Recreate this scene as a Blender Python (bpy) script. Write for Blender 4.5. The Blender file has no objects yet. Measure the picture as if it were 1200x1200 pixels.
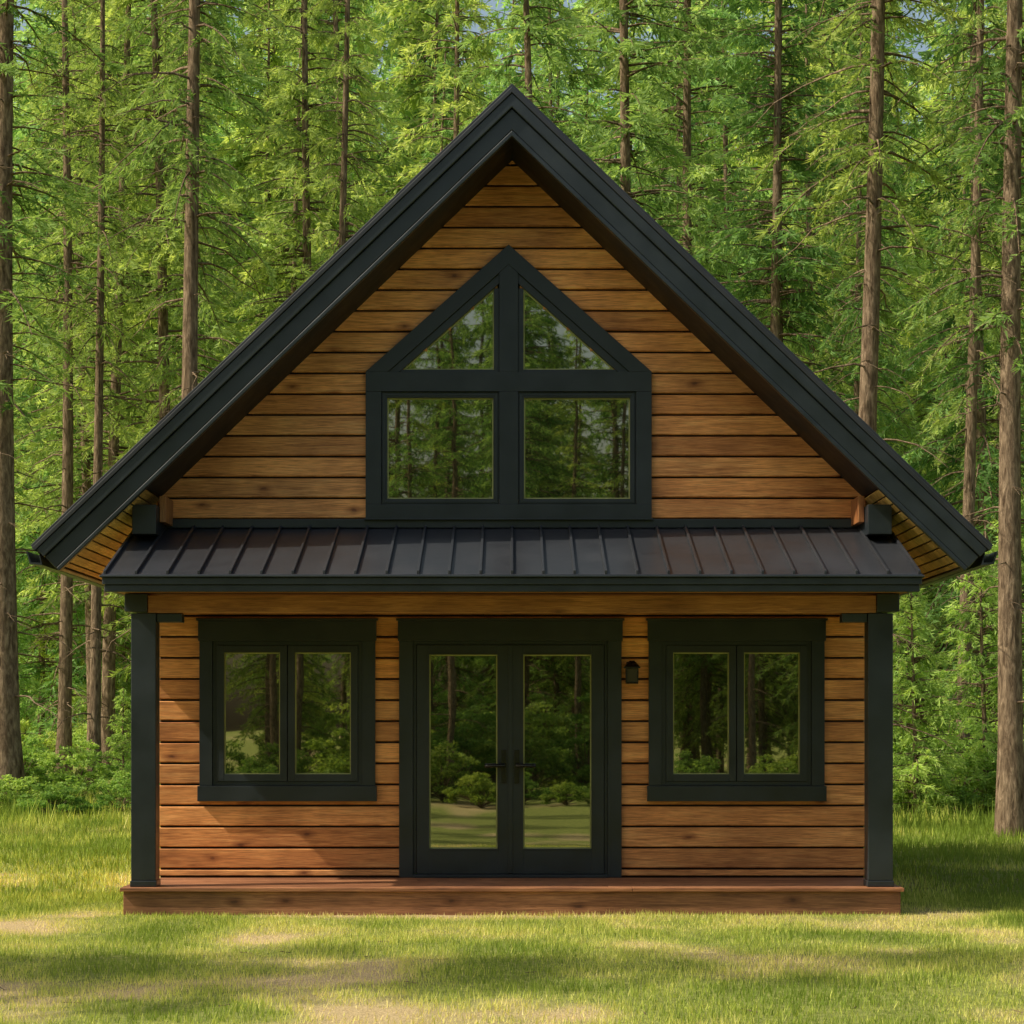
import bpy, math, random
import numpy as np
from mathutils import Vector
random.seed(7); np.random.seed(7)
S = bpy.context.scene
R = math.radians

# ------------------------------------------------------------------ materials
def newmat(name):
    m = bpy.data.materials.new(name); m.use_nodes = True
    nt = m.node_tree; nt.nodes.clear()
    out = nt.nodes.new('ShaderNodeOutputMaterial')
    return m, nt, out
def N(nt, t, **kw):
    n = nt.nodes.new(t)
    for k, v in kw.items():
        if k in n.inputs: n.inputs[k].default_value = v
        else: setattr(n, k, v)
    return n
def ramp(nt, stops, interp='LINEAR'):
    r = nt.nodes.new('ShaderNodeValToRGB'); r.color_ramp.interpolation = interp
    e = r.color_ramp.elements
    while len(e) < len(stops): e.new(0.5)
    for i, (p, c) in enumerate(stops):
        e[i].position = p; e[i].color = (*c, 1) if len(c) == 3 else c
    return r
def mixc(nt, fac, a, b, mode='MIX'):
    m = nt.nodes.new('ShaderNodeMix'); m.data_type = 'RGBA'; m.blend_type = mode
    for sock, v in ((m.inputs[0], fac), (m.inputs[6], a), (m.inputs[7], b)):
        if isinstance(v, bpy.types.NodeSocket): nt.links.new(v, sock)
        elif isinstance(v, (int, float)): sock.default_value = v
        else: sock.default_value = (*v, 1)
    return m.outputs[2]

def wood_mat(name, c_dark, c_mid, c_light, rough=0.55, knots=True):
    m, nt, out = newmat(name); L = nt.links.new
    uv = N(nt, 'ShaderNodeUVMap', uv_map='UVMap')
    mp = N(nt, 'ShaderNodeMapping'); mp.inputs['Scale'].default_value = (1.2, 22, 1)
    L(uv.outputs[0], mp.inputs[0])
    n1 = N(nt, 'ShaderNodeTexNoise', Scale=1.6, Detail=7.0, Roughness=0.66, Distortion=0.8)
    L(mp.outputs[0], n1.inputs['Vector'])
    mp2 = N(nt, 'ShaderNodeMapping'); mp2.inputs['Scale'].default_value = (3, 100, 1)
    L(uv.outputs[0], mp2.inputs[0])
    n2 = N(nt, 'ShaderNodeTexNoise', Scale=2.0, Detail=4.0, Roughness=0.6)
    L(mp2.outputs[0], n2.inputs['Vector'])
    n3 = N(nt, 'ShaderNodeTexNoise', Scale=1.3, Detail=4.0)
    L(uv.outputs[0], n3.inputs['Vector'])
    r = ramp(nt, [(0.32, c_dark), (0.5, c_mid), (0.68, c_light)])
    L(n1.outputs[0], r.inputs[0])
    r2 = ramp(nt, [(0.33, (0.34, 0.28, 0.24)), (0.58, (1, 1, 1))])
    L(n2.outputs[0], r2.inputs[0])
    c = mixc(nt, 0.75, r.outputs[0], r2.outputs[0], 'MULTIPLY')
    r3 = ramp(nt, [(0.3, (0.62, 0.55, 0.50)), (0.65, (1.14, 1.12, 1.08))])
    L(n3.outputs[0], r3.inputs[0])
    c = mixc(nt, 1.0, c, r3.outputs[0], 'MULTIPLY')
    at = N(nt, 'ShaderNodeAttribute', attribute_name='brd')
    r4 = ramp(nt, [(0.0, (0.76, 0.68, 0.62)), (0.35, (1.0, 0.93, 0.86)), (0.7, (0.95, 0.97, 1.0)), (1.0, (1.20, 1.18, 1.16))])
    L(at.outputs['Fac'], r4.inputs[0])
    c = mixc(nt, 1.0, c, r4.outputs[0], 'MULTIPLY')
    if knots:
        mk = N(nt, 'ShaderNodeMapping'); mk.inputs['Scale'].default_value = (0.85, 1.9, 1)
        L(uv.outputs[0], mk.inputs[0])
        nd = N(nt, 'ShaderNodeTexNoise', Scale=14.0, Detail=2.0); L(uv.outputs[0], nd.inputs['Vector'])
        mv = mixc(nt, 0.035, mk.outputs[0], nd.outputs['Color'], 'ADD')
        v = N(nt, 'ShaderNodeTexVoronoi', Scale=1.0, Randomness=1.0); v.voronoi_dimensions = '2D'
        L(mv, v.inputs['Vector'])
        rk = ramp(nt, [(0.012, (0.2, 0.12, 0.08)), (0.03, (0.52, 0.42, 0.37)), (0.09, (1, 1, 1))])
        L(v.outputs['Distance'], rk.inputs[0])
        c = mixc(nt, 0.9, c, rk.outputs[0], 'MULTIPLY')
    p = N(nt, 'ShaderNodeBsdfPrincipled', Roughness=rough)
    L(c, p.inputs['Base Color'])
    b = N(nt, 'ShaderNodeBump', Strength=0.35, Distance=0.004)
    L(n2.outputs[0], b.inputs['Height']); L(b.outputs[0], p.inputs['Normal'])
    L(p.outputs[0], out.inputs[0])
    return m

def paint_mat(name, col, rough=0.42, var=0.25, bump=0.15, scale=9.0, metal=0.0):
    m, nt, out = newmat(name); L = nt.links.new
    tc = N(nt, 'ShaderNodeTexCoord')
    n = N(nt, 'ShaderNodeTexNoise', Scale=scale * 0.25, Detail=6.0, Roughness=0.65)
    L(tc.outputs['Object'], n.inputs['Vector'])
    lo = tuple(x * (1 - var) for x in col); hi = tuple(x * (1 + var * 1.6) for x in col)
    r = ramp(nt, [(0.3, lo), (0.75, hi)]); L(n.outputs[0], r.inputs[0])
    p = N(nt, 'ShaderNodeBsdfPrincipled', Roughness=rough, Metallic=metal)
    L(r.outputs[0], p.inputs['Base Color'])
    rr = ramp(nt, [(0.3, (rough * 0.8,) * 3), (0.7, (min(1, rough * 1.25),) * 3)])
    L(n.outputs[0], rr.inputs[0]); L(rr.outputs[0], p.inputs['Roughness'])
    n2 = N(nt, 'ShaderNodeTexNoise', Scale=scale * 8, Detail=4.0)
    L(tc.outputs['Object'], n2.inputs['Vector'])
    b = N(nt, 'ShaderNodeBump', Strength=bump, Distance=0.003)
    L(n2.outputs[0], b.inputs['Height']); L(b.outputs[0], p.inputs['Normal'])
    L(p.outputs[0], out.inputs[0])
    return m

M_wood = wood_mat('stained_wood', (0.52, 0.21, 0.065), (0.88, 0.40, 0.135), (0.97, 0.53, 0.205))
M_deck = wood_mat('deck_wood', (0.19, 0.080, 0.036), (0.35, 0.160, 0.074), (0.46, 0.225, 0.11), rough=0.6)
M_beam = wood_mat('beam_wood', (0.26, 0.108, 0.036), (0.44, 0.195, 0.066), (0.55, 0.27, 0.10))
M_soff = wood_mat('soffit_wood', (0.50, 0.32, 0.10), (0.78, 0.55, 0.18), (0.9, 0.68, 0.26), knots=False)
M_black = paint_mat('black_trim', (0.018, 0.024, 0.029), rough=0.36)
M_dark = paint_mat('dark_backing', (0.012, 0.009, 0.007), rough=0.9)
M_sofd = paint_mat('shaded_soffit', (0.010, 0.010, 0.010), rough=0.6)  # shade under the gable overhang put into a near-black soffit colour
M_roof = paint_mat('roof_metal', (0.026, 0.028, 0.033), rough=0.36, var=0.2, bump=0.08, scale=5)
M_spacer = paint_mat('glazing_spacer', (0.36, 0.37, 0.13), rough=0.5)
M_conc = paint_mat('foundation', (0.10, 0.09, 0.08), rough=0.9)

def glass_mat():
    m, nt, out = newmat('window_glass'); L = nt.links.new
    tc = N(nt, 'ShaderNodeTexCoord')
    n = N(nt, 'ShaderNodeTexNoise', Scale=1.3, Detail=1.0); L(tc.outputs['Object'], n.inputs['Vector'])
    b = N(nt, 'ShaderNodeBump', Strength=0.05, Distance=0.02); L(n.outputs[0], b.inputs['Height'])
    g = N(nt, 'ShaderNodeBsdfGlossy', Roughness=0.012); g.inputs['Color'].default_value = (0.95, 0.95, 0.80, 1)
    L(b.outputs[0], g.inputs['Normal'])
    d = N(nt, 'ShaderNodeBsdfDiffuse'); d.inputs['Color'].default_value = (0.012, 0.013, 0.007, 1)
    mx = N(nt, 'ShaderNodeMixShader'); mx.inputs[0].default_value = 0.36
    L(d.outputs[0], mx.inputs[1]); L(g.outputs[0], mx.inputs[2]); L(mx.outputs[0], out.inputs[0])
    return m
M_glass = glass_mat()

# ------------------------------------------------------------------ mesh builder
class MB:
    def __init__(s): s.v=[]; s.f=[]; s.uv=[]; s.br=[]; s.mi=[]
    def prism(s, poly, axis, a, b, grain=None, mat=0):
        n=len(poly); base=len(s.v)
        def P(p,t):
            if axis=='x': return (t,p[0],p[1])
            if axis=='y': return (p[0],t,p[1])
            return (p[0],p[1],t)
        pts=[P(p,a) for p in poly]+[P(p,b) for p in poly]
        s.v+=pts
        ru,rv,rb=random.uniform(0,60),random.uniform(0,60),random.random()
        g={'x':0,'y':1,'z':2}[grain or axis]
        ot=[i for i in range(3) if i!=g]
        def addf(idx):
            s.f.append([base+i for i in idx]); s.mi.append(mat)
            for i in idx:
                p=pts[i]; s.uv.append((p[g]+ru, p[ot[0]]+p[ot[1]]+rv)); s.br.append(rb)
        addf(list(range(n))); addf(list(range(2*n-1,n-1,-1)))
        for i in range(n):
            j=(i+1)%n; addf([i,i+n,j+n,j])
    def box(s,x0,x1,y0,y1,z0,z1,grain='x',mat=0):
        s.prism([(y0,z0),(y1,z0),(y1,z1),(y0,z1)],'x',x0,x1,grain,mat)
    def build(s,name,mats,parent=None,bevel=0.0,fix=True):
        me=bpy.data.meshes.new(name); me.from_pydata(s.v,[],s.f)
        uvl=me.uv_layers.new(name='UVMap')
        uvl.data.foreach_set('uv',np.array(s.uv,dtype=np.float32).ravel())
        at=me.attributes.new('brd','FLOAT','CORNER'); at.data.foreach_set('value',np.array(s.br,dtype=np.float32))
        for m in mats: me.materials.append(m)
        me.polygons.foreach_set('material_index',s.mi)
        me.update()
        ob=bpy.data.objects.new(name,me); S.collection.objects.link(ob)
        if fix:
            import bmesh
            bm=bmesh.new(); bm.from_mesh(me); bmesh.ops.recalc_face_normals(bm,faces=bm.faces); bm.to_mesh(me); bm.free()
        if parent: ob.parent=parent
        if bevel:
            md=ob.modifiers.new('bevel','BEVEL'); md.width=bevel; md.segments=2; md.limit_method='ANGLE'
        return ob

def empty(name,loc=(0,0,0)):
    e=bpy.data.objects.new(name,None); e.location=loc; S.collection.objects.link(e); return e

cabin=empty('wooden_cabin')
HW=3.18; D=7.0
APEX=7.09; SL=0.96; ux,uz=0.7214,-0.6925; nx,nz=0.6925,0.7214
Lr=4.115/ux
def chevron(mb,p0,p1,y0,y1,L=Lr,grain='x',mat=0):
    def pt(p,t,sx): return (sx*(-nx*p+ux*t), APEX-nz*p+uz*t)
    ap0=(0,APEX-p0/nz); ap1=(0,APEX-p1/nz)
    mb.prism([pt(p0,L,-1),ap0,pt(p0,L,1),pt(p1,L,1),ap1,pt(p1,L,-1)],'y',y0,y1,grain,mat)
def slopeslab(mb,sx,p0,p1,t0,t1,y0,y1,grain='x',mat=0):
    def pt(p,t): return (sx*(-nx*p+ux*t), APEX-nz*p+uz*t)
    mb.prism([pt(p0,t0),pt(p0,t1),pt(p1,t1),pt(p1,t0)],'y',y0,y1,grain,mat)

def board_profile(z0,z1,yf,yb,c=0.008):
    s=1 if yb>yf else -1
    return [(yb,z0),(yf+s*c,z0),(yf,z0+c),(yf,z1-c),(yf+s*c,z1),(yb,z1)]
def subtract(iv,holes):
    res=[iv]
    for h in holes:
        nr=[]
        for a,b in res:
            if h[1]<=a or h[0]>=b: nr.append((a,b)); continue
            if h[0]>a: nr.append((a,h[0]))
            if h[1]<b: nr.append((h[1],b))
        res=nr
    return res
def split(a,b):
    L=b-a
    if L>4.0:
        m=a+L*random.uniform(0.3,0.7); return [(a,m-0.0015),(m+0.0015,b)]
    return [(a,b)]
mb=MB(); gap=0.018
zs=[]; z=0.308-0.19
while z<3.38: zs.append((max(z,0.235),z+0.19)); z+=0.19
lower=[(a,min(b,3.44)) for a,b in zs]
upper=[]; z=3.458
while z<6.66: upper.append((z,z+0.1877)); z+=0.1877
for a,b in lower:
    holes=[]
    if a>0.95 and b<2.52: holes+=[(-2.75,-1.29),(1.29,2.75)]
    if b<2.52: holes+=[(-0.96,0.92)]
    for u,v in subtract((-HW,HW),holes):
        for u2,v2 in split(u,v):
            mb.prism(board_profile(a+gap/2,b-gap/2,-0.02,0.008),'x',u2,v2,'x')
for a,b in upper:
    xm=min(HW,(6.67-a)/SL+0.03)
    holes=[]
    if a>3.46 and b<4.8: holes=[(-0.03-1.22,-0.03+1.22)]
    elif a>=4.7:
        w=(5.80-b)/0.89
        if w>0.1: holes=[(-0.03-w,-0.03+w)]
    for u,v in subtract((-xm,xm),holes):
        for u2,v2 in split(u,v):
            mb.prism(board_profile(a+gap/2,b-gap/2,-0.02,0.008),'x',u2,v2,'x')
mb.build('front_siding',[M_wood],cabin)
mb=MB()
for a,b in lower+upper[:1]:
    for sx in (-1,1):
        pr=board_profile(a+gap/2,b-gap/2,sx*(HW+0.02),sx*(HW-0.008))
        # profile is in (x,z), extruded along y
        mb.prism(pr,'y',0.03,D-0.03,'y')
for a,b in lower+upper:
    xm=min(HW,(6.67-a)/SL+0.03) if a>3.4 else HW
    mb.prism(board_profile(a+gap/2,b-gap/2,D+0.02,D-0.008),'x',-xm,xm,'x')
mb.build('side_siding',[M_wood],cabin)
mb=MB()
mb.prism([(-HW+0.01,0.2),(HW-0.01,0.2),(HW-0.01,3.6),(0,6.65),(-HW+0.01,3.6)],'y',0.009,D-0.009)
mb.build('wall_core',[M_dark],cabin)
mb=MB(); mb.box(-HW,HW,0.02,D,-0.2,0.19); mb.build('foundation',[M_conc],cabin)

# roof
mb=MB()
chevron(mb,0.0,0.035,-0.935,7.7,Lr+0.02)
y=-0.9
while y<7.7:
    chevron(mb,-0.028,-0.001,y,y+0.025,Lr+0.015); y+=0.42
mb.build('roof_sheet',[M_roof],cabin,bevel=0.004)
mb=MB()
chevron(mb,0.037,0.125,-0.925,-0.86,Lr)
chevron(mb,0.127,0.262,-0.892,-0.855,Lr-0.005)
chevron(mb,0.264,0.302,-0.905,-0.84,Lr-0.01)
chevron(mb,0.037,0.30,7.6,7.66,Lr)
for sx in (-1,1):
    slopeslab(mb,sx,0.04,0.30,Lr-0.05,Lr-0.012,-0.853,7.595)
mb.build('rake_fascia',[M_black],cabin,bevel=0.008)
mb=MB()
chevron(mb,0.275,0.29,-0.838,0.02,3.36/ux)
mb.build('gable_soffit',[M_sofd],cabin)
mb=MB()
t=4.68
while t<Lr-0.07:
    for sx in (-1,1):
        slopeslab(mb,sx,0.270,0.288,t,min(t+0.078,Lr-0.06),-0.838,7.59,'y')
    t+=0.092
mb.build('eave_soffit',[M_soff],cabin,bevel=0.003)
mb=MB()
for sx in (-1,1):
    slopeslab(mb,sx,0.255,0.266,4.6,Lr-0.06,-0.838,7.59)
    mb.prism([(sx*4.06,3.00),(sx*4.075,3.095),(sx*4.07,3.095),(sx*4.045,2.98),(sx*4.15,2.99),(sx*4.185,3.10),(sx*4.175,3.10),(sx*4.14,3.003)],'y',-0.90,7.66)
mb.build('eave_gutter',[M_black],cabin)
mb=MB()
for sx in (-1,1):
    a,b=sorted((sx*3.11,sx*3.32)); mb.box(a,b,-0.62,0.02,3.27,3.53)
mb.build('purlin_end',[M_black],cabin,bevel=0.006)
mb=MB()
for sx in (-1,1):
    a,b=sorted((sx*3.05,sx*3.105)); mb.box(a,b,-0.45,-0.022,3.39,3.62,'z')
mb.build('purlin_block',[M_beam],cabin,bevel=0.004)

# porch roof
def py_z(y): return 2.86+(y+1.6)*(3.385-2.86)/1.6
mb=MB()
mb.prism([(-1.63,py_z(-1.63)),(-0.022,py_z(-0.022)),(-0.022,py_z(-0.022)-0.035),(-1.63,py_z(-1.63)-0.035)],'x',-3.40,3.40)
n=26
for i in range(n+1):
    x=-3.375+i*(6.75/n)
    w=0.011
    mb.prism([(-1.625,py_z(-1.625)+0.001),(-0.03,py_z(-0.03)+0.001),(-0.03,py_z(-0.03)+0.032),(-1.625,py_z(-1.625)+0.032)],'x',x-w,x+w)
mb.build('porch_roof_sheet',[M_roof],cabin,bevel=0.003)
mb=MB()
mb.box(-3.39,3.39,-1.655,-1.60,2.765,2.822)
mb.box(-3.375,3.375,-1.64,-1.60,2.705,2.763)
mb.box(-3.41,3.41,-1.675,-1.60,2.824,2.842)
mb.box(-3.40,3.40,-0.06,-0.021,3.375,3.455)
for sx in (-1,1):
    a,b=sorted((sx*3.34,sx*3.375))
    mb.prism([(-1.598,2.72),(-0.03,2.72),(-0.03,py_z(-0.03)-0.037),(-1.598,py_z(-1.598)-0.037)],'x',a,b)
mb.build('porch_fascia',[M_black],cabin,bevel=0.005)
mb=MB()
y=-1.595
while y<-0.06:
    mb.box(-3.33,3.33,y,y+0.10,2.722,2.74); y+=0.106
mb.build('porch_ceiling',[M_beam],cabin)
mb=MB(); mb.box(-3.088,3.088,-1.20,-1.04,2.553,2.70); mb.build('porch_beam',[M_beam],cabin,bevel=0.006)
mb=MB()
for sx in (-1,1):
    a,b=sorted((sx*3.09,sx*3.28)); mb.box(a,b,-1.22,-1.02,2.562,2.715)
    a,b=sorted((sx*3.018,sx*3.228)); mb.box(a,b,-1.205,-0.995,0.285,2.55,'z')
    a,b=sorted((sx*3.010,sx*3.236)); mb.box(a,b,-1.213,-0.987,0.232,0.284)
    a,b=sorted((sx*2.80,sx*3.016)); mb.box(a,b,-1.18,-1.03,2.475,2.55)
    a,b=sorted((sx*3.10,sx*3.22)); mb.box(a,b,-0.99,-0.022,2.56,2.715,'y')
mb.build('porch_post',[M_black],cabin,bevel=0.006)

# deck
mb=MB()
mb.box(-3.28,3.28,-1.28,-1.235,-0.03,0.196)
for sx in (-1,1):
    a,b=sorted((sx*3.235,sx*3.28)); mb.box(a,b,-1.234,0.0,-0.03,0.196,'y')
y=-1.31
while y<-0.05:
    e=min(y+0.135,-0.022)
    for u,v in split(-3.305,3.305): mb.box(u,v,y,e,0.198,0.23)
    y+=0.141
mb.build('porch_deck',[M_deck],cabin,bevel=0.004)

# ---------------- windows and doors
def frame(mb,x0,x1,z0,z1,w,y0,y1,wb=None,wt=None,mat=0):
    wb=w if wb is None else wb; wt=w if wt is None else wt
    mb.box(x0,x0+w,y0,y1,z0,z1,'z',mat); mb.box(x1-w,x1,y0,y1,z0,z1,'z',mat)
    mb.box(x0+w,x1-w,y0+0.0012,y1,z0,z0+wb,'x',mat); mb.box(x0+w,x1-w,y0+0.0012,y1,z1-wt,z1,'x',mat)
def pane(mb,x0,x1,z0,z1,y=-0.006): mb.box(x0,x1,y,y+0.01,z0,z1)
fr=MB(); gl=MB(); sp=MB()
for c in (-2.02,2.02):
    fr.box(c-0.80,c+0.80,-0.075,-0.021,2.36,2.54)
    fr.box(c-0.815,c+0.815,-0.09,-0.021,2.541,2.562)
    fr.box(c-0.805,c+0.805,-0.085,-0.021,0.918,1.055)
    for sx in (-1,1):
        a,b=sorted((c+sx*0.79,c+sx*0.675)); fr.box(a,b,-0.062,-0.0,1.056,2.359,'z')
    frame(fr,c-0.674,c+0.674,1.056,2.359,0.04,-0.035,0.005)
    for sx in (-1,1):
        a,b=sorted((c+sx*0.004,c+sx*0.633))
        frame(fr,a,b,1.097,2.318,0.062,-0.048,0.004)
        pane(gl,a+0.03,b-0.03,1.13,2.29)
        frame(sp,a+0.0625,b-0.0625,1.1595,2.2555,0.011,-0.016,-0.0065)
c=-0.015
fr.box(c-1.01,c+1.01,-0.075,-0.021,2.36,2.54)
fr.box(c-1.025,c+1.025,-0.09,-0.021,2.541,2.562)
for sx in (-1,1):
    a,b=sorted((c+sx*1.0,c+sx*0.875)); fr.box(a,b,-0.062,-0.0,0.232,2.359,'z')
    a,b=sorted((c+sx*0.874,c+sx*0.846)); fr.box(a,b,-0.035,0.005,0.262,2.359,'z')
fr.box(c-0.846,c+0.846,-0.0352,0.005,2.325,2.359)
fr.box(c-0.874,c+0.874,-0.095,0.0,0.232,0.260)
for sx in (-1,1):
    a,b=sorted((c+sx*0.004,c+sx*0.842))
    frame(fr,a,b,0.265,2.322,0.112,-0.05,0.004,wb=0.225,wt=0.085)
    pane(gl,a+0.06,b-0.06,0.40,2.28)
    frame(sp,a+0.1125,b-0.1125,0.4905,2.2365,0.012,-0.016,-0.0065)
    frame(fr,a+0.10,b-0.10,0.478,2.249,0.012,-0.056,-0.0505)
fr.box(c-0.018,c+0.018,-0.062,-0.0515,0.27,2.32,'z')
c=-0.03
def P(pts): return [(c+p[0],p[1]) for p in pts]
fr.prism(P([(-1.285,4.777),(0,5.92),(1.285,4.777),(1.085,4.777),(0,5.742),(-1.085,4.777)]),'y',-0.07,-0.0)
fr.box(c-1.285,c+1.285,-0.072,0.0,4.60,4.776)
fr.box(c-1.285,c+1.285,-0.074,0.0,3.46,3.585)
fr.box(c-1.30,c+1.30,-0.095,0.0,3.445,3.4595)
for sx in (-1,1):
    a,b=sorted((c+sx*1.285,c+sx*1.145)); fr.box(a,b,-0.07,0.0,3.586,4.599,'z')
fr.box(c-0.085,c+0.085,-0.071,0.0,3.586,4.599,'z')
fr.prism(P([(-0.085,4.777),(0.085,4.777),(0.085,5.665),(0,5.741),(-0.085,5.665)]),'y',-0.0705,0.0)
for sx in (-1,1):
    a,b=sorted((c+sx*0.087,c+sx*1.143))
    frame(fr,a,b,3.588,4.597,0.05,-0.045,0.003)
    frame(fr,a+0.012,b-0.012,3.60,4.585,0.022,-0.053,-0.0455)
    pane(gl,a+0.03,b-0.03,3.62,4.56)
    frame(sp,a+0.051,b-0.051,3.639,4.546,0.011,-0.016,-0.0065)
    fr.prism(P([(sx*1.085,4.778),(sx*0.086,5.664),(sx*0.086,5.575),(sx*0.985,4.778)]),'y',-0.045,0.003)
    a,b=sorted((c+sx*0.086,c+sx*0.132)); fr.box(a,b,-0.0445,0.003,4.778,5.53,'z')
    a,b=sorted((c+sx*0.132,c+sx*0.97)); fr.box(a,b,-0.044,0.003,4.778,4.80,'x')
    sp.prism(P([(sx*0.955,4.801),(sx*0.133,5.531),(sx*0.133,5.515),(sx*0.937,4.801)]),'y',-0.016,-0.0065)
    sp.box(*sorted((c+sx*0.145,c+sx*0.93)),-0.0158,-0.0065,4.801,4.812)
    sp.box(*sorted((c+sx*0.133,c+sx*0.144)),-0.0159,-0.0065,4.801,5.50)
    gl.prism(P([(sx*1.03,4.72),(sx*0.10,5.56),(sx*0.10,4.72)]),'y',-0.006,0.004)
fr.build('window_and_door_frame',[M_black],cabin,bevel=0.004)
gl.build('window_glass',[M_glass],cabin)
sp.build('glazing_spacer',[M_spacer],cabin)
def cyl(p0,p1,r,name,mat,parent):
    p0,p1=Vector(p0),Vector(p1); d=p1-p0
    bpy.ops.mesh.primitive_cylinder_add(vertices=16,radius=r,depth=d.length,location=(p0+p1)/2)
    o=bpy.context.object; o.rotation_euler=d.to_track_quat('Z','Y').to_euler(); o.name=name; o.data.materials.append(mat)
    if parent: o.parent=parent
    for p in o.data.polygons: p.use_smooth=len(p.vertices)==4
    return o
M_handle=paint_mat('handle_metal',(0.006,0.006,0.006),rough=0.25)
mb=MB()
for sx in (-1,1):
    x=-0.015+sx*0.058
    mb.box(x-0.023,x+0.023,-0.066,-0.0515,1.08,1.38,'z')
    cyl((x,-0.066,1.24),(x,-0.115,1.24),0.014,'door_handle_stem',M_handle,cabin)
    cyl((x-sx*0.008,-0.112,1.24),(x+sx*0.17,-0.108,1.236),0.017,'door_handle_lever',M_handle,cabin)
    cyl((x,-0.066,1.15),(x,-0.075,1.15),0.014,'door_lock',M_handle,cabin)
mb.build('door_handle_plate',[M_handle],cabin,bevel=0.003)

# lantern
lan=empty('wall_lantern',(1.075,0,0))
mb=MB()
mb.box(-0.045,0.045,-0.034,-0.0205,1.98,2.17,'z')
mb.box(-0.012,0.012,-0.10,-0.034,2.135,2.15)
def taper(mb,z0,z1,r0,r1,yc=-0.11):
    b=len(mb.v)
    for z,r in ((z0,r0),(z1,r1)):
        mb.v+=[(-r,yc-r,z),(r,yc-r,z),(r,yc+r,z),(-r,yc+r,z)]
    fs=[[0,3,2,1],[4,5,6,7],[0,1,5,4],[1,2,6,5],[2,3,7,6],[3,0,4,7]]
    for f in fs:
        mb.f.append([b+i for i in f]); mb.mi.append(0)
        for i in f: mb.uv.append((0,0)); mb.br.append(0.5)
taper(mb,2.125,2.18,0.068,0.02); taper(mb,2.112,2.124,0.072,0.072); taper(mb,1.972,1.985,0.055,0.055)
for sx in (-1,1):
    for sy in (-1,1):
        x=sx*0.05; y=-0.11+sy*0.05
        mb.box(x-0.006,x+0.006,y-0.006,y+0.006,1.986,2.111,'z')
o=mb.build('lantern_cage',[M_handle],lan,bevel=0.0015)
mb=MB(); mb.box(-0.044,0.044,-0.154,-0.066,1.987,2.110)
m,nt,out=newmat('lantern_glass'); p=N(nt,'ShaderNodeBsdfPrincipled',Roughness=0.15); p.inputs['Base Color'].default_value=(0.07,0.06,0.045,1); nt.links.new(p.outputs[0],out.inputs[0])
mb.build('lantern_glass',[m],lan)

# ------------------------------------------------------------------ noise
_rs=np.random.RandomState(3); _T=_rs.rand(256,256)
def vn(x,y):
    xi=np.floor(x).astype(int); yi=np.floor(y).astype(int); fx=x-xi; fy=y-yi
    fx=fx*fx*(3-2*fx); fy=fy*fy*(3-2*fy)
    a=_T[xi%256,yi%256]; b=_T[(xi+1)%256,yi%256]; c_=_T[xi%256,(yi+1)%256]; d=_T[(xi+1)%256,(yi+1)%256]
    return (a*(1-fx)+b*fx)*(1-fy)+(c_*(1-fx)+d*fx)*fy
def fbm(x,y,o=4):
    s=0;a=0.5;t=0
    for i in range(o): s=s+a*vn(x*2**i+17*i,y*2**i+31*i); t+=a; a*=0.5
    return s/t
def gz(x,y):
    t=np.clip((y-8)/22.0,0,1); t=t*t*(3-2*t)
    return -0.0+0.55*t+0.10*(fbm(x*0.25,y*0.25,3)-0.5)*np.clip((np.hypot(np.maximum(np.abs(x)-3.3,0),np.maximum(np.abs(y-3)-4.3,0)))/4,0,1)
def dry(x,y):
    d=fbm(x*1.1+5,y*0.9+9,5)-0.075
    d=d+0.40*np.exp(-((x+4.2)/1.2)**2-((y+2.3)/0.6)**2)
    d=d+0.07*np.exp(-((x+0.9)/2.3)**2-((y+6.6)/0.9)**2)
    d=d+0.16*np.exp(-((np.abs(x+0.3))/3.5)**6-((y+1.42)/0.12)**2)
    d=d-0.18*np.clip((y-1)/6,0,1)-0.08*np.clip((x-2.5)/2,0,1)
    return d
# ------------------------------------------------------------------ ground
xs=np.concatenate([-np.geomspace(500,12,40)[:-1],np.arange(-12,12.01,0.12),np.geomspace(12,500,40)[1:]])
ys=np.concatenate([-np.geomspace(500,11,40)[:-1],np.arange(-11,18,0.12),np.geomspace(18,600,50)])
X,Y=np.meshgrid(xs,ys); Z=gz(X,Y)+0.02*(fbm(X*3,Y*3,3)-0.5)
nxg,nyg=len(xs),len(ys)
V=np.stack([X,Y,Z],-1).reshape(-1,3)
ii=np.arange((nyg-1)*(nxg-1)); r_=ii//(nxg-1); c_=ii%(nxg-1); a=r_*nxg+c_
F=np.stack([a,a+1,a+1+nxg,a+nxg],-1)
def npmesh(name,V,F,mats,mi=None,smooth=False,attrs=None):
    me=bpy.data.meshes.new(name); k=F.shape[1]
    me.vertices.add(len(V)); me.vertices.foreach_set('co',V.astype(np.float32).ravel())
    me.loops.add(F.size); me.loops.foreach_set('vertex_index',F.astype(np.int32).ravel())
    me.polygons.add(len(F)); me.polygons.foreach_set('loop_start',np.arange(len(F),dtype=np.int32)*k)
    for m in mats: me.materials.append(m)
    if mi is not None: me.polygons.foreach_set('material_index',mi.astype(np.int32))
    if smooth: me.polygons.foreach_set('use_smooth',np.ones(len(F),bool))
    for nme,val in (attrs or {}).items():
        at=me.attributes.new(nme,'FLOAT','POINT'); at.data.foreach_set('value',val.astype(np.float32).ravel())
    me.update(calc_edges=True); me.validate()
    return me
m,nt,out=newmat('forest_ground'); L=nt.links.new
tc=N(nt,'ShaderNodeTexCoord'); at=N(nt,'ShaderNodeAttribute',attribute_name='dry')
n1=N(nt,'ShaderNodeTexNoise',Scale=14.0,Detail=6.0,Roughness=0.7); L(tc.outputs['Object'],n1.inputs['Vector'])
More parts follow.
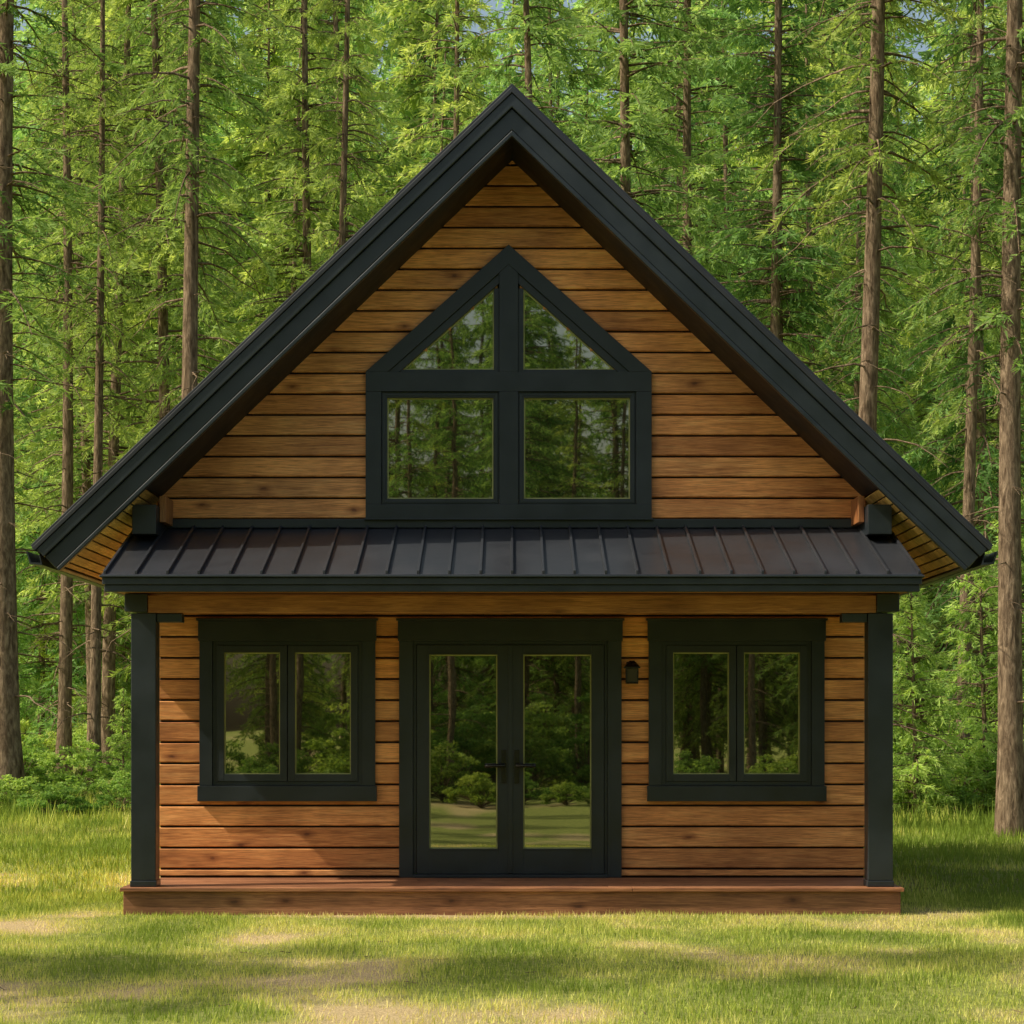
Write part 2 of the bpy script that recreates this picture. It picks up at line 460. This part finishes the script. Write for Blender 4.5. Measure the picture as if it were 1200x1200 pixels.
n2=N(nt,'ShaderNodeTexNoise',Scale=70.0,Detail=4.0,Roughness=0.7); L(tc.outputs['Object'],n2.inputs['Vector'])
rd=ramp(nt,[(0.44,(0,0,0)),(0.68,(1,1,1))]); L(at.outputs['Fac'],rd.inputs[0])
g=ramp(nt,[(0.3,(0.12,0.15,0.035)),(0.7,(0.35,0.37,0.11))]); L(n1.outputs[0],g.inputs[0])
b_=ramp(nt,[(0.3,(0.24,0.16,0.08)),(0.5,(0.54,0.41,0.21)),(0.7,(0.78,0.62,0.36))]); L(n2.outputs[0],b_.inputs[0])
col=mixc(nt,rd.outputs[0],g.outputs[0],b_.outputs[0])
p=N(nt,'ShaderNodeBsdfDiffuse'); L(col,p.inputs['Color'])
bp=N(nt,'ShaderNodeBump',Strength=0.8,Distance=0.03); L(n2.outputs[0],bp.inputs['Height']); L(bp.outputs[0],p.inputs['Normal'])
L(p.outputs[0],out.inputs[0])
me=npmesh('ground',V,F,[m],smooth=True,attrs={'dry':dry(V[:,0],V[:,1])})
S.collection.objects.link(bpy.data.objects.new('ground',me))

# ------------------------------------------------------------------ grass
def leafshader(name,cols,trans=0.45,use_obj=True,attr='lv',tint=(1.3,1.25,0.7)):
    m,nt,out=newmat(name); L=nt.links.new
    at=N(nt,'ShaderNodeAttribute',attribute_name=attr)
    r=ramp(nt,[(i/(len(cols)-1),c) for i,c in enumerate(cols)]); L(at.outputs['Fac'],r.inputs[0])
    col=r.outputs[0]
    if use_obj:
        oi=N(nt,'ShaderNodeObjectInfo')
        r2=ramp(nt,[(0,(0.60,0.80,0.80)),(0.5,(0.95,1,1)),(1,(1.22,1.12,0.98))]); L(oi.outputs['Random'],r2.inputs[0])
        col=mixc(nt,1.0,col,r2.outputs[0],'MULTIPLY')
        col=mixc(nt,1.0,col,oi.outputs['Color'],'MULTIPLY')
    d=N(nt,'ShaderNodeBsdfDiffuse'); t=N(nt,'ShaderNodeBsdfTranslucent')
    L(col,d.inputs[0])
    tcx=mixc(nt,1.0,col,tint,'MULTIPLY'); L(tcx,t.inputs[0])
    mx=N(nt,'ShaderNodeMixShader'); mx.inputs[0].default_value=trans
    L(d.outputs[0],mx.inputs[1]); L(t.outputs[0],mx.inputs[2])
    L(mx.outputs[0],out.inputs[0])
    return m
M_grass=leafshader('grass_blades',[(0.19,0.27,0.045),(0.43,0.50,0.10),(0.67,0.66,0.19),(0.82,0.72,0.31),(0.85,0.74,0.40)],0.35,False)
rs=np.random.RandomState(11)
def grass(n,dmin,dmax,h0,h1,w,tall=False):
    d=np.sqrt(rs.rand(n*1)*(dmax**2-dmin**2)+dmin**2); hw=0.235*d+1.6
    x=(rs.rand(n)*2-1)*hw; y=d-20
    keep=~((np.abs(x)<3.27)&(y>-1.27)&(y<7.1)); dr=dry(x,y)
    keep&=rs.rand(n)>np.clip((dr-0.50)*3.6,0,0.95)
    if tall: keep&=fbm(x*0.9+3,y*0.9,3)>0.47
    x=x[keep];y=y[keep];dr=dr[keep];n=len(x)
    h=rs.uniform(h0,h1,n)*(1.15-0.7*np.clip(dr,0,1))*(0.35+1.3*fbm(x*2.2,y*2.2,3))
    if not tall: h*=1+0.9*np.clip((y-6)/8,0,1)
    z=gz(x,y)-0.005; a=rs.rand(n)*2*np.pi; ln=rs.rand(n)*0.6*h; la=rs.rand(n)*2*np.pi
    ww=w*rs.uniform(0.6,1.3,n)
    b0=np.stack([x-np.cos(a)*ww,y-np.sin(a)*ww,z],-1); b1=np.stack([x+np.cos(a)*ww,y+np.sin(a)*ww,z],-1)
    t=np.stack([x+np.cos(la)*ln,y+np.sin(la)*ln,z+h],-1)
    V=np.stack([b0,b1,t],1).reshape(-1,3)
    lv=np.clip((dr-0.20)*1.6-0.03+rs.normal(0,0.16,n),0,1)
    return V,np.repeat(lv,3)
A=[grass(200000,10.8,21,0.025,0.07,0.0035),grass(110000,20,38,0.05,0.11,0.008),grass(30000,31.5,44,0.15,0.42,0.012,True)]
V=np.concatenate([a[0] for a in A]); lv=np.concatenate([a[1] for a in A])
me=npmesh('grass',V,np.arange(len(V)).reshape(-1,3),[M_grass],attrs={'lv':lv})
S.collection.objects.link(bpy.data.objects.new('grass',me))

# ------------------------------------------------------------------ trees
def bark():
    m,nt,out=newmat('bark'); L=nt.links.new
    tc=N(nt,'ShaderNodeTexCoord'); mp=N(nt,'ShaderNodeMapping'); mp.inputs['Scale'].default_value=(9,9,2.0)
    L(tc.outputs['Object'],mp.inputs[0])
    n=N(nt,'ShaderNodeTexNoise',Scale=2.2,Detail=5.0,Roughness=0.7,Distortion=0.5); L(mp.outputs[0],n.inputs['Vector'])
    v=N(nt,'ShaderNodeTexVoronoi',Scale=1.6); L(mp.outputs[0],v.inputs['Vector'])
    r=ramp(nt,[(0.3,(0.06,0.042,0.028)),(0.5,(0.18,0.13,0.085)),(0.7,(0.36,0.27,0.18))]); L(n.outputs[0],r.inputs[0])
    r2=ramp(nt,[(0.05,(0.35,0.32,0.3)),(0.4,(1,1,1))]); L(v.outputs['Distance'],r2.inputs[0])
    c=mixc(nt,0.9,r.outputs[0],r2.outputs[0],'MULTIPLY')
    p=N(nt,'ShaderNodeBsdfDiffuse'); L(c,p.inputs['Color'])
    b=N(nt,'ShaderNodeBump',Strength=1.0,Distance=0.03); L(n.outputs[0],b.inputs['Height']); L(b.outputs[0],p.inputs['Normal'])
    L(p.outputs[0],out.inputs[0]); return m
M_bark=bark()
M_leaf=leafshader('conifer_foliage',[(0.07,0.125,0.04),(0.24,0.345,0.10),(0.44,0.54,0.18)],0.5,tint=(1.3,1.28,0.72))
M_shrub=leafshader('shrub_foliage',[(0.08,0.15,0.03),(0.24,0.35,0.08),(0.44,0.53,0.15)],0.45)

def tube(path,rad,k):
    n=len(path); t=np.gradient(path,axis=0); t/=np.linalg.norm(t,axis=1,keepdims=True)+1e-9
    up=np.array([0,0,1.0]) if abs(t[0,2])<0.8 else np.array([1.0,0,0])
    a=np.cross(t,up); a/=np.linalg.norm(a,axis=1,keepdims=True)+1e-9; b=np.cross(t,a)
    an=np.arange(k)*2*np.pi/k
    V=path[:,None,:]+rad[:,None,None]*(np.cos(an)[None,:,None]*a[:,None,:]+np.sin(an)[None,:,None]*b[:,None,:])
    F=[]
    for i in range(n-1):
        for j in range(k):
            p=i*k+j;q=i*k+(j+1)%k; F.append((p,q,q+k)); F.append((p,q+k,p+k))
    return V.reshape(-1,3),np.array(F)

def conifer(name,seed,H,r0,cb,nbr,Lmax,dead=20,twd=15,nl=9,leaf=0.13,droop=0.35,deadlen=1.6,wid=0.12):
    rs=np.random.RandomState(seed)
    Vs=[];Fs=[];Ms=[];LV=[];off=0
    def add(V,F,mi,lv):
        nonlocal off
        Vs.append(V);Fs.append(F+off);Ms.append(np.full(len(F),mi));LV.append(np.broadcast_to(lv,(len(V),)) if np.ndim(lv)==0 else lv);off+=len(V)
    n=18; zz=np.linspace(-0.15,H,n); ph=rs.rand()*6
    bend=0.012*H
    tx=lambda z: bend*np.sin(z/H*3+ph)-bend*np.sin(ph); ty=lambda z: bend*np.cos(z/H*2.4+ph)-bend*np.cos(ph)
    path=np.stack([tx(zz),ty(zz),zz],-1); rad=r0*(1-zz/H*0.93)+0.01; rad[0]*=1.35
    add(*tube(path,rad,12),0,0.5)
    for i in range(dead):
        z=rs.uniform(1.5,cb+ (H-cb)*0.45); az=rs.rand()*2*np.pi; L=rs.uniform(0.3,deadlen); s=np.linspace(0,1,6)
        dirx,diry=np.cos(az),np.sin(az); wob=rs.normal(0,0.04,6)*L; wob[0]=0
        P=np.stack([tx(z)+dirx*L*s-diry*wob,ty(z)+diry*L*s+dirx*wob,z+L*(0.15*s-0.45*s**2)+rs.normal(0,0.02,6)*s],-1)
        add(*tube(P,0.018*(1-0.85*s)*(0.6+L*0.4),3),0,0.5)
        for q in range(3):
            j=rs.randint(2,5); a2=az+rs.choice([-1,1])*rs.uniform(0.5,1.0); l2=L*rs.uniform(0.2,0.45); s2=np.linspace(0,1,3)
            P2=P[j]+np.stack([np.cos(a2)*l2*s2,np.sin(a2)*l2*s2,-0.4*l2*s2**1.5],-1)
            add(*tube(P2,0.006*(1-0.8*s2),3),0,0.5)
    tb=[];td=[];tl=[];tv=[]
    for i in range(nbr):
        u=rs.rand()**0.9; z=cb+(H-cb)*u*0.985; az=rs.rand()*2*np.pi
        L=Lmax*((1-u)**0.72*0.92+0.08)*rs.uniform(0.5,1.1)
        if u<0.15: L*=0.6+2.6*u
        s=np.linspace(0,1,6); a=rs.uniform(0.0,0.25)+0.35*u; b=droop*rs.uniform(0.6,1.5)*(1-0.4*u)
        P=np.stack([tx(z)+np.cos(az)*L*s,ty(z)+np.sin(az)*L*s,z+L*(a*s-b*s**1.7)],-1)
        add(*tube(P,(0.012+0.01*L)*(1-0.9*s)+0.002,3),0,0.5)
        nt_=max(4,int(L*twd)); t=rs.uniform(0.12,1,nt_)**0.85
        pos=np.stack([np.interp(t,s,P[:,k]) for k in range(3)],-1)
        side=rs.choice([-1,1],nt_); ang=az+side*rs.uniform(0.4,1.25,nt_)
        ln=(0.18+0.42*L*0.38*(1.1-t))*rs.uniform(0.6,1.3,nt_)
        dz=-rs.uniform(0.05,1.1,nt_)
        dv=np.stack([np.cos(ang),np.sin(ang),dz],-1); dv/=np.linalg.norm(dv,axis=1,keepdims=True)
        tb.append(pos);td.append(dv);tl.append(ln)
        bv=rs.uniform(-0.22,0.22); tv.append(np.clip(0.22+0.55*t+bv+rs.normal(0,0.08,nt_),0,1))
    tb=np.concatenate(tb);td=np.concatenate(td);tl=np.concatenate(tl);tv=np.concatenate(tv)
    T=len(tb); q=np.tile((np.arange(nl)+0.5)/nl,T); B=np.repeat(tb,nl,0);Dv=np.repeat(td,nl,0);Ln=np.repeat(tl,nl)
    n_=len(B); c=B+Dv*(q*Ln)[:,None]; c[:,2]-=0.25*Ln*q**2
    rnd=rs.normal(0,1,(n_,3)); rnd-= (rnd*Dv).sum(1)[:,None]*Dv; rnd/=np.linalg.norm(rnd,axis=1,keepdims=True)
    nd=Dv*0.85+rnd*0.55; nd/=np.linalg.norm(nd,axis=1,keepdims=True)
    ll=leaf*rs.uniform(0.6,1.4,n_); wv=np.cross(nd,rs.normal(0,1,(n_,3))); wv/=np.linalg.norm(wv,axis=1,keepdims=True)+1e-9
    ww=leaf*wid*rs.uniform(0.7,1.4,n_)
    V=np.stack([c-wv*ww[:,None],c+wv*ww[:,None],c+nd*ll[:,None]],1).reshape(-1,3)
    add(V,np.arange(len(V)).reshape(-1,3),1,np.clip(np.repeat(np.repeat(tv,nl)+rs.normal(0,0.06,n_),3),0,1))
    return npmesh(name,np.concatenate(Vs),np.concatenate(Fs),[M_bark,M_leaf],np.concatenate(Ms),attrs={'lv':np.concatenate(LV)})

def shrub(name,seed,Rr,H,ncl,nl,leaf,mat):
    rs=np.random.RandomState(seed); Vs=[];Fs=[];Ms=[];LV=[];off=0
    cl=[]
    for i in range(ncl):
        az=rs.rand()*2*np.pi; r=Rr*np.sqrt(rs.rand())*0.95; h=H*(1-0.55*(r/Rr)**2)*rs.uniform(0.3,1.15)
        s=np.linspace(0,1,5); P=np.stack([np.cos(az)*r*s**1.3,np.sin(az)*r*s**1.3,h*s**0.8],-1)
        V,F=tube(P,0.012*(1-0.8*s),3); Vs.append(V);Fs.append(F+off);Ms.append(np.zeros(len(F)));LV.append(np.full(len(V),0.5));off+=len(V)
        cl.append((P[-1],h,rs.uniform(0.10,0.28)*max(Rr,0.6)))
    for (p,h,cr) in cl:
        d=rs.normal(0,1,(nl,3)); d/=np.linalg.norm(d,axis=1,keepdims=True); rr=cr*rs.rand(nl)**0.4
        c=p+d*rr[:,None]*np.array([1,1,0.5]); c[:,2]=np.maximum(c[:,2],0.03)
        a=rs.normal(0,1,(nl,3)); a[:,2]*=0.5; a/=np.linalg.norm(a,axis=1,keepdims=True)
        b=np.cross(a,rs.normal(0,1,(nl,3))); b/=np.linalg.norm(b,axis=1,keepdims=True)
        ll=leaf*rs.uniform(0.6,1.4,nl)[:,None]
        q=np.stack([c-a*ll,c-b*ll*0.45,c+a*ll,c+b*ll*0.45],1)
        V=q.reshape(-1,3); bi=np.arange(nl)*4
        F=np.concatenate([np.stack([bi,bi+1,bi+2],-1),np.stack([bi,bi+2,bi+3],-1)])
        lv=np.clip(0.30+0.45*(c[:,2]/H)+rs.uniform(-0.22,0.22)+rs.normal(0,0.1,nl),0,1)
        Vs.append(V);Fs.append(F+off);Ms.append(np.ones(len(F)));LV.append(np.repeat(lv,4));off+=len(V)
    return npmesh(name,np.concatenate(Vs),np.concatenate(Fs),[M_bark,mat],np.concatenate(Ms),attrs={'lv':np.concatenate(LV)})

near=[conifer('pine_a',1,25,0.18,6.5,150,2.1,dead=60,twd=13,nl=8,droop=0.6),
      conifer('pine_b',2,23,0.17,8.0,130,1.9,dead=70,twd=13,nl=8,droop=0.55,deadlen=2.2)]
far=[conifer('spruce_a',3,25,0.16,2.5,260,2.8,dead=15,twd=12,nl=5,leaf=0.19,droop=0.6,wid=0.12),
     conifer('spruce_b',4,22,0.14,1.5,250,2.6,dead=10,twd=12,nl=5,leaf=0.19,droop=0.7,wid=0.12),
     conifer('spruce_c',5,27,0.17,5.0,250,3.1,dead=30,twd=11,nl=5,leaf=0.20,droop=0.45,wid=0.12),
     conifer('spruce_d',6,15,0.12,1.5,200,2.1,dead=10,twd=12,nl=5,leaf=0.17,droop=0.5,wid=0.12)]
vfar=[conifer('fir_a',13,30,0.10,1.5,330,3.9,dead=0,twd=8,nl=4,leaf=0.30,droop=0.55,wid=0.13),
      conifer('fir_b',14,33,0.10,2.5,330,4.1,dead=0,twd=8,nl=4,leaf=0.30,droop=0.45,wid=0.13)]
sap=[conifer('sapling_a',8,5.0,0.05,0.2,150,1.25,dead=0,twd=16,nl=7,leaf=0.12,droop=0.2)]
shr=[shrub('shrub_a',21,0.9,1.1,60,75,0.042,M_shrub),shrub('shrub_b',22,0.7,0.6,50,65,0.038,M_shrub),shrub('shrub_c',23,1.2,2.2,80,80,0.048,M_shrub)]
def put(mesh,name,x,y,s=1.0,rot=None,parent=None,sz=None,tilt=0.0,col=(1,1,1)):
    o=bpy.data.objects.new(name,mesh); S.collection.objects.link(o)
    z=float(gz(np.array([x*1.0]),np.array([y*1.0]))[0])
    o.location=(x,y,z); o.scale=(s,s,sz or s)
    o.rotation_euler=(random.uniform(-1,1)*tilt,random.uniform(-1,1)*tilt,random.uniform(0,6.28) if rot is None else rot)
    o.color=(*col,1)
    if parent: o.parent=parent
    return o
T=[(0,-8.75,18.5,1.35,1.0),(1,-4.72,12.3,0.85,1.0),(1,-9.3,26,0.85,1.0),(0,-6.3,21.5,0.6,0.85),(1,-7.9,22,0.65,0.9),
   (1,4.92,12.0,0.95,1.0),(0,6.98,11.0,1.0,1.0),(1,6.9,23,0.6,0.9),(0,8.1,20,0.7,0.95),
   (0,-3.6,23,0.6,0.95),(1,5.8,27,0.7,1.0)]
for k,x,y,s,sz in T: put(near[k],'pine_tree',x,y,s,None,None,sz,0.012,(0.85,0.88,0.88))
for x,y,s in [(6.3,14.6,0.75),(7.7,16,0.9),(5.4,20,1.0),(-9.6,22,0.8),(9.3,21,1.1),(-6.9,19.5,0.4),(6.9,19,0.9)]: put(sap[0],'young_spruce_tree',x,y,s,None,None,None,0,(1.3,1.3,1.2))
ff=empty('distant_forest')
pts=[]
rs=np.random.RandomState(5)
tries=0
while len(pts)<195 and tries<20000:
    tries+=1
    d=math.sqrt(rs.uniform(46**2,150**2)); hw=0.24*d+3.5; x=rs.uniform(-hw,hw); y=d-20
    if all((x-a)**2+(y-b)**2>(2.8+0.007*d)**2 for a,b in pts):
        pts.append((x,y))
for x,y in pts:
    f=min(1,max(0,(y-25)/50)); haze_tint=(1.0+0.85*f,1.0+0.75*f,1.0+1.3*f)  # aerial haze put into the leaf colour: farther trees tinted paler
    if y<46: put(far[rs.choice([0,1,2,2,0])],'forest_tree',x,y,rs.uniform(0.8,1.1),None,ff,None,0.015,haze_tint)
    else: put(vfar[rs.choice([0,1])],'forest_tree',x,y,rs.uniform(0.95,1.25),None,ff,None,0.015,haze_tint)
us=empty('undergrowth')
for i in range(100):
    d=rs.uniform(40,85); hw=0.24*d+2; x=rs.uniform(-hw,hw); y=d-20
    put(shr[rs.choice([0,0,1,2])],'undergrowth_shrub',x,y,rs.uniform(0.4,0.9),None,us,None,0,(1.25,1.25,1.3))
for x,y,k,s in [(-8.3,17,1,0.9),(-7.3,15.4,1,0.85),(-6.35,15.8,0,0.6),(-7.6,18.5,0,0.9),(-5.6,17,1,1.0),(-8.9,20,0,0.9),(-6.6,21,2,0.55),(-5.2,20,0,0.8),(6.3,15,1,1.1),(7.2,15.6,0,0.9),(8.2,15.2,1,1.2),(5.6,17,2,0.75),(7.4,18,2,0.9),(5.2,14.5,1,1),(8.7,18.5,2,0.8)]:
    put(shr[k],'shrub',x,y,s,None,None,None,0,(1.15,1.15,1.1))
of=empty('clearing_edge_forest')
for i in range(95):
    y=-rs.uniform(31,58); x=rs.uniform(-20,20)
    k=rs.choice([0,1,2,3]); put(far[k],'forest_tree',x,y,rs.uniform(0.58,0.75) if k<3 else rs.uniform(0.85,1.1),None,of)
for i in range(14):
    put(near[i%2],'forest_tree',rs.uniform(-9,9),-rs.uniform(26,35),rs.uniform(0.5,0.6),None,of)
for i in range(45):
    put(shr[rs.choice([0,1,2])],'undergrowth_shrub',rs.uniform(-14,14),-rs.uniform(28,38),1.0,None,of)
for i in range(26):
    put(shr[rs.choice([0,1])],'undergrowth_shrub',-9+i*0.72+rs.uniform(-0.4,0.4),-rs.uniform(22.5,27),rs.uniform(0.7,1.1),None,of,None,0,(0.7,0.75,0.7))
for x,y,k,s in [(-12.5,-8.9,2,.85),(-17,-9.6,2,.85),(-20.5,-9.2,2,.85),(-11,-14.5,2,.6),(-14,-17.5,2,.8),(-9,-20,2,.5),(-13,-22,2,.7),(-17,-14,2,.8),(-8,-26,2,.5),(-19,-19,2,.8),(-19,9,1,.85),(-15,14,1,.85),(12,6,0,.85),(14,0,1,.85),(17,-8,2,.85),(15,14,1,.85)]:  # includes unseen trees added to shade the lawn and darken the door reflection
    m_=near[k] if k<2 else far[0]; put(m_,'forest_tree',x,y,s,None,of)  # forest_tree here also names the added unseen shade trees

# a few small fallen twigs in the grass
rs=np.random.RandomState(77); Vs=[];Fs=[];off=0
for i in range(45):
    d=rs.uniform(12,24); x=rs.uniform(-1,1)*(0.235*d+0.5); y=d-20
    if abs(x)<3.4 and y>-1.4: continue
    L_=rs.uniform(0.04,0.14); a=rs.rand()*6.28; s=np.linspace(0,1,4); z=float(gz(np.array([x]),np.array([y]))[0])+0.006
    P_=np.stack([x+np.cos(a)*L_*s,y+np.sin(a)*L_*s+rs.normal(0,0.008,4),z+rs.uniform(0,0.015)*s],-1)
    Vt,Ft=tube(P_,np.full(4,rs.uniform(0.002,0.004)),5); Vs.append(Vt);Fs.append(Ft+off);off+=len(Vt)
me=npmesh('fallen_twigs',np.concatenate(Vs),np.concatenate(Fs),[M_bark])
S.collection.objects.link(bpy.data.objects.new('fallen_twigs',me))

# ------------------------------------------------------------------ light, world, camera
el=R(46); az=R(-103)
ts=Vector((math.sin(az)*math.cos(el),math.cos(az)*math.cos(el),math.sin(el)))
sl=bpy.data.lights.new('sun','SUN'); sl.energy=5.0; sl.angle=R(0.6); sl.color=(1.0,0.92,0.75)
so=bpy.data.objects.new('sun',sl); so.rotation_euler=ts.to_track_quat('Z','Y').to_euler(); so.location=(-20,0,30); S.collection.objects.link(so)
w=bpy.data.worlds.new('World'); S.world=w; w.use_nodes=True; nt=w.node_tree; nt.nodes.clear()
sk=nt.nodes.new('ShaderNodeTexSky'); sk.sky_type='NISHITA'; sk.sun_disc=False; sk.sun_elevation=el; sk.sun_rotation=az
sk.air_density=1.5; sk.dust_density=5.0; sk.ozone_density=0.6
bg=nt.nodes.new('ShaderNodeBackground'); bg.inputs[1].default_value=0.15; wo=nt.nodes.new('ShaderNodeOutputWorld')
nt.links.new(sk.outputs[0],bg.inputs[0]); nt.links.new(bg.outputs[0],wo.inputs[0])
cam=bpy.data.cameras.new('camera'); cam.lens=78; cam.sensor_width=36; cam.shift_y=250/1200; cam.clip_end=2000
co=bpy.data.objects.new('camera',cam); co.location=(0.0,-20,1.6); co.rotation_euler=(R(90),0,0); S.collection.objects.link(co); S.camera=co
S.view_settings.view_transform='Standard'; S.view_settings.look='None'; S.view_settings.exposure=0
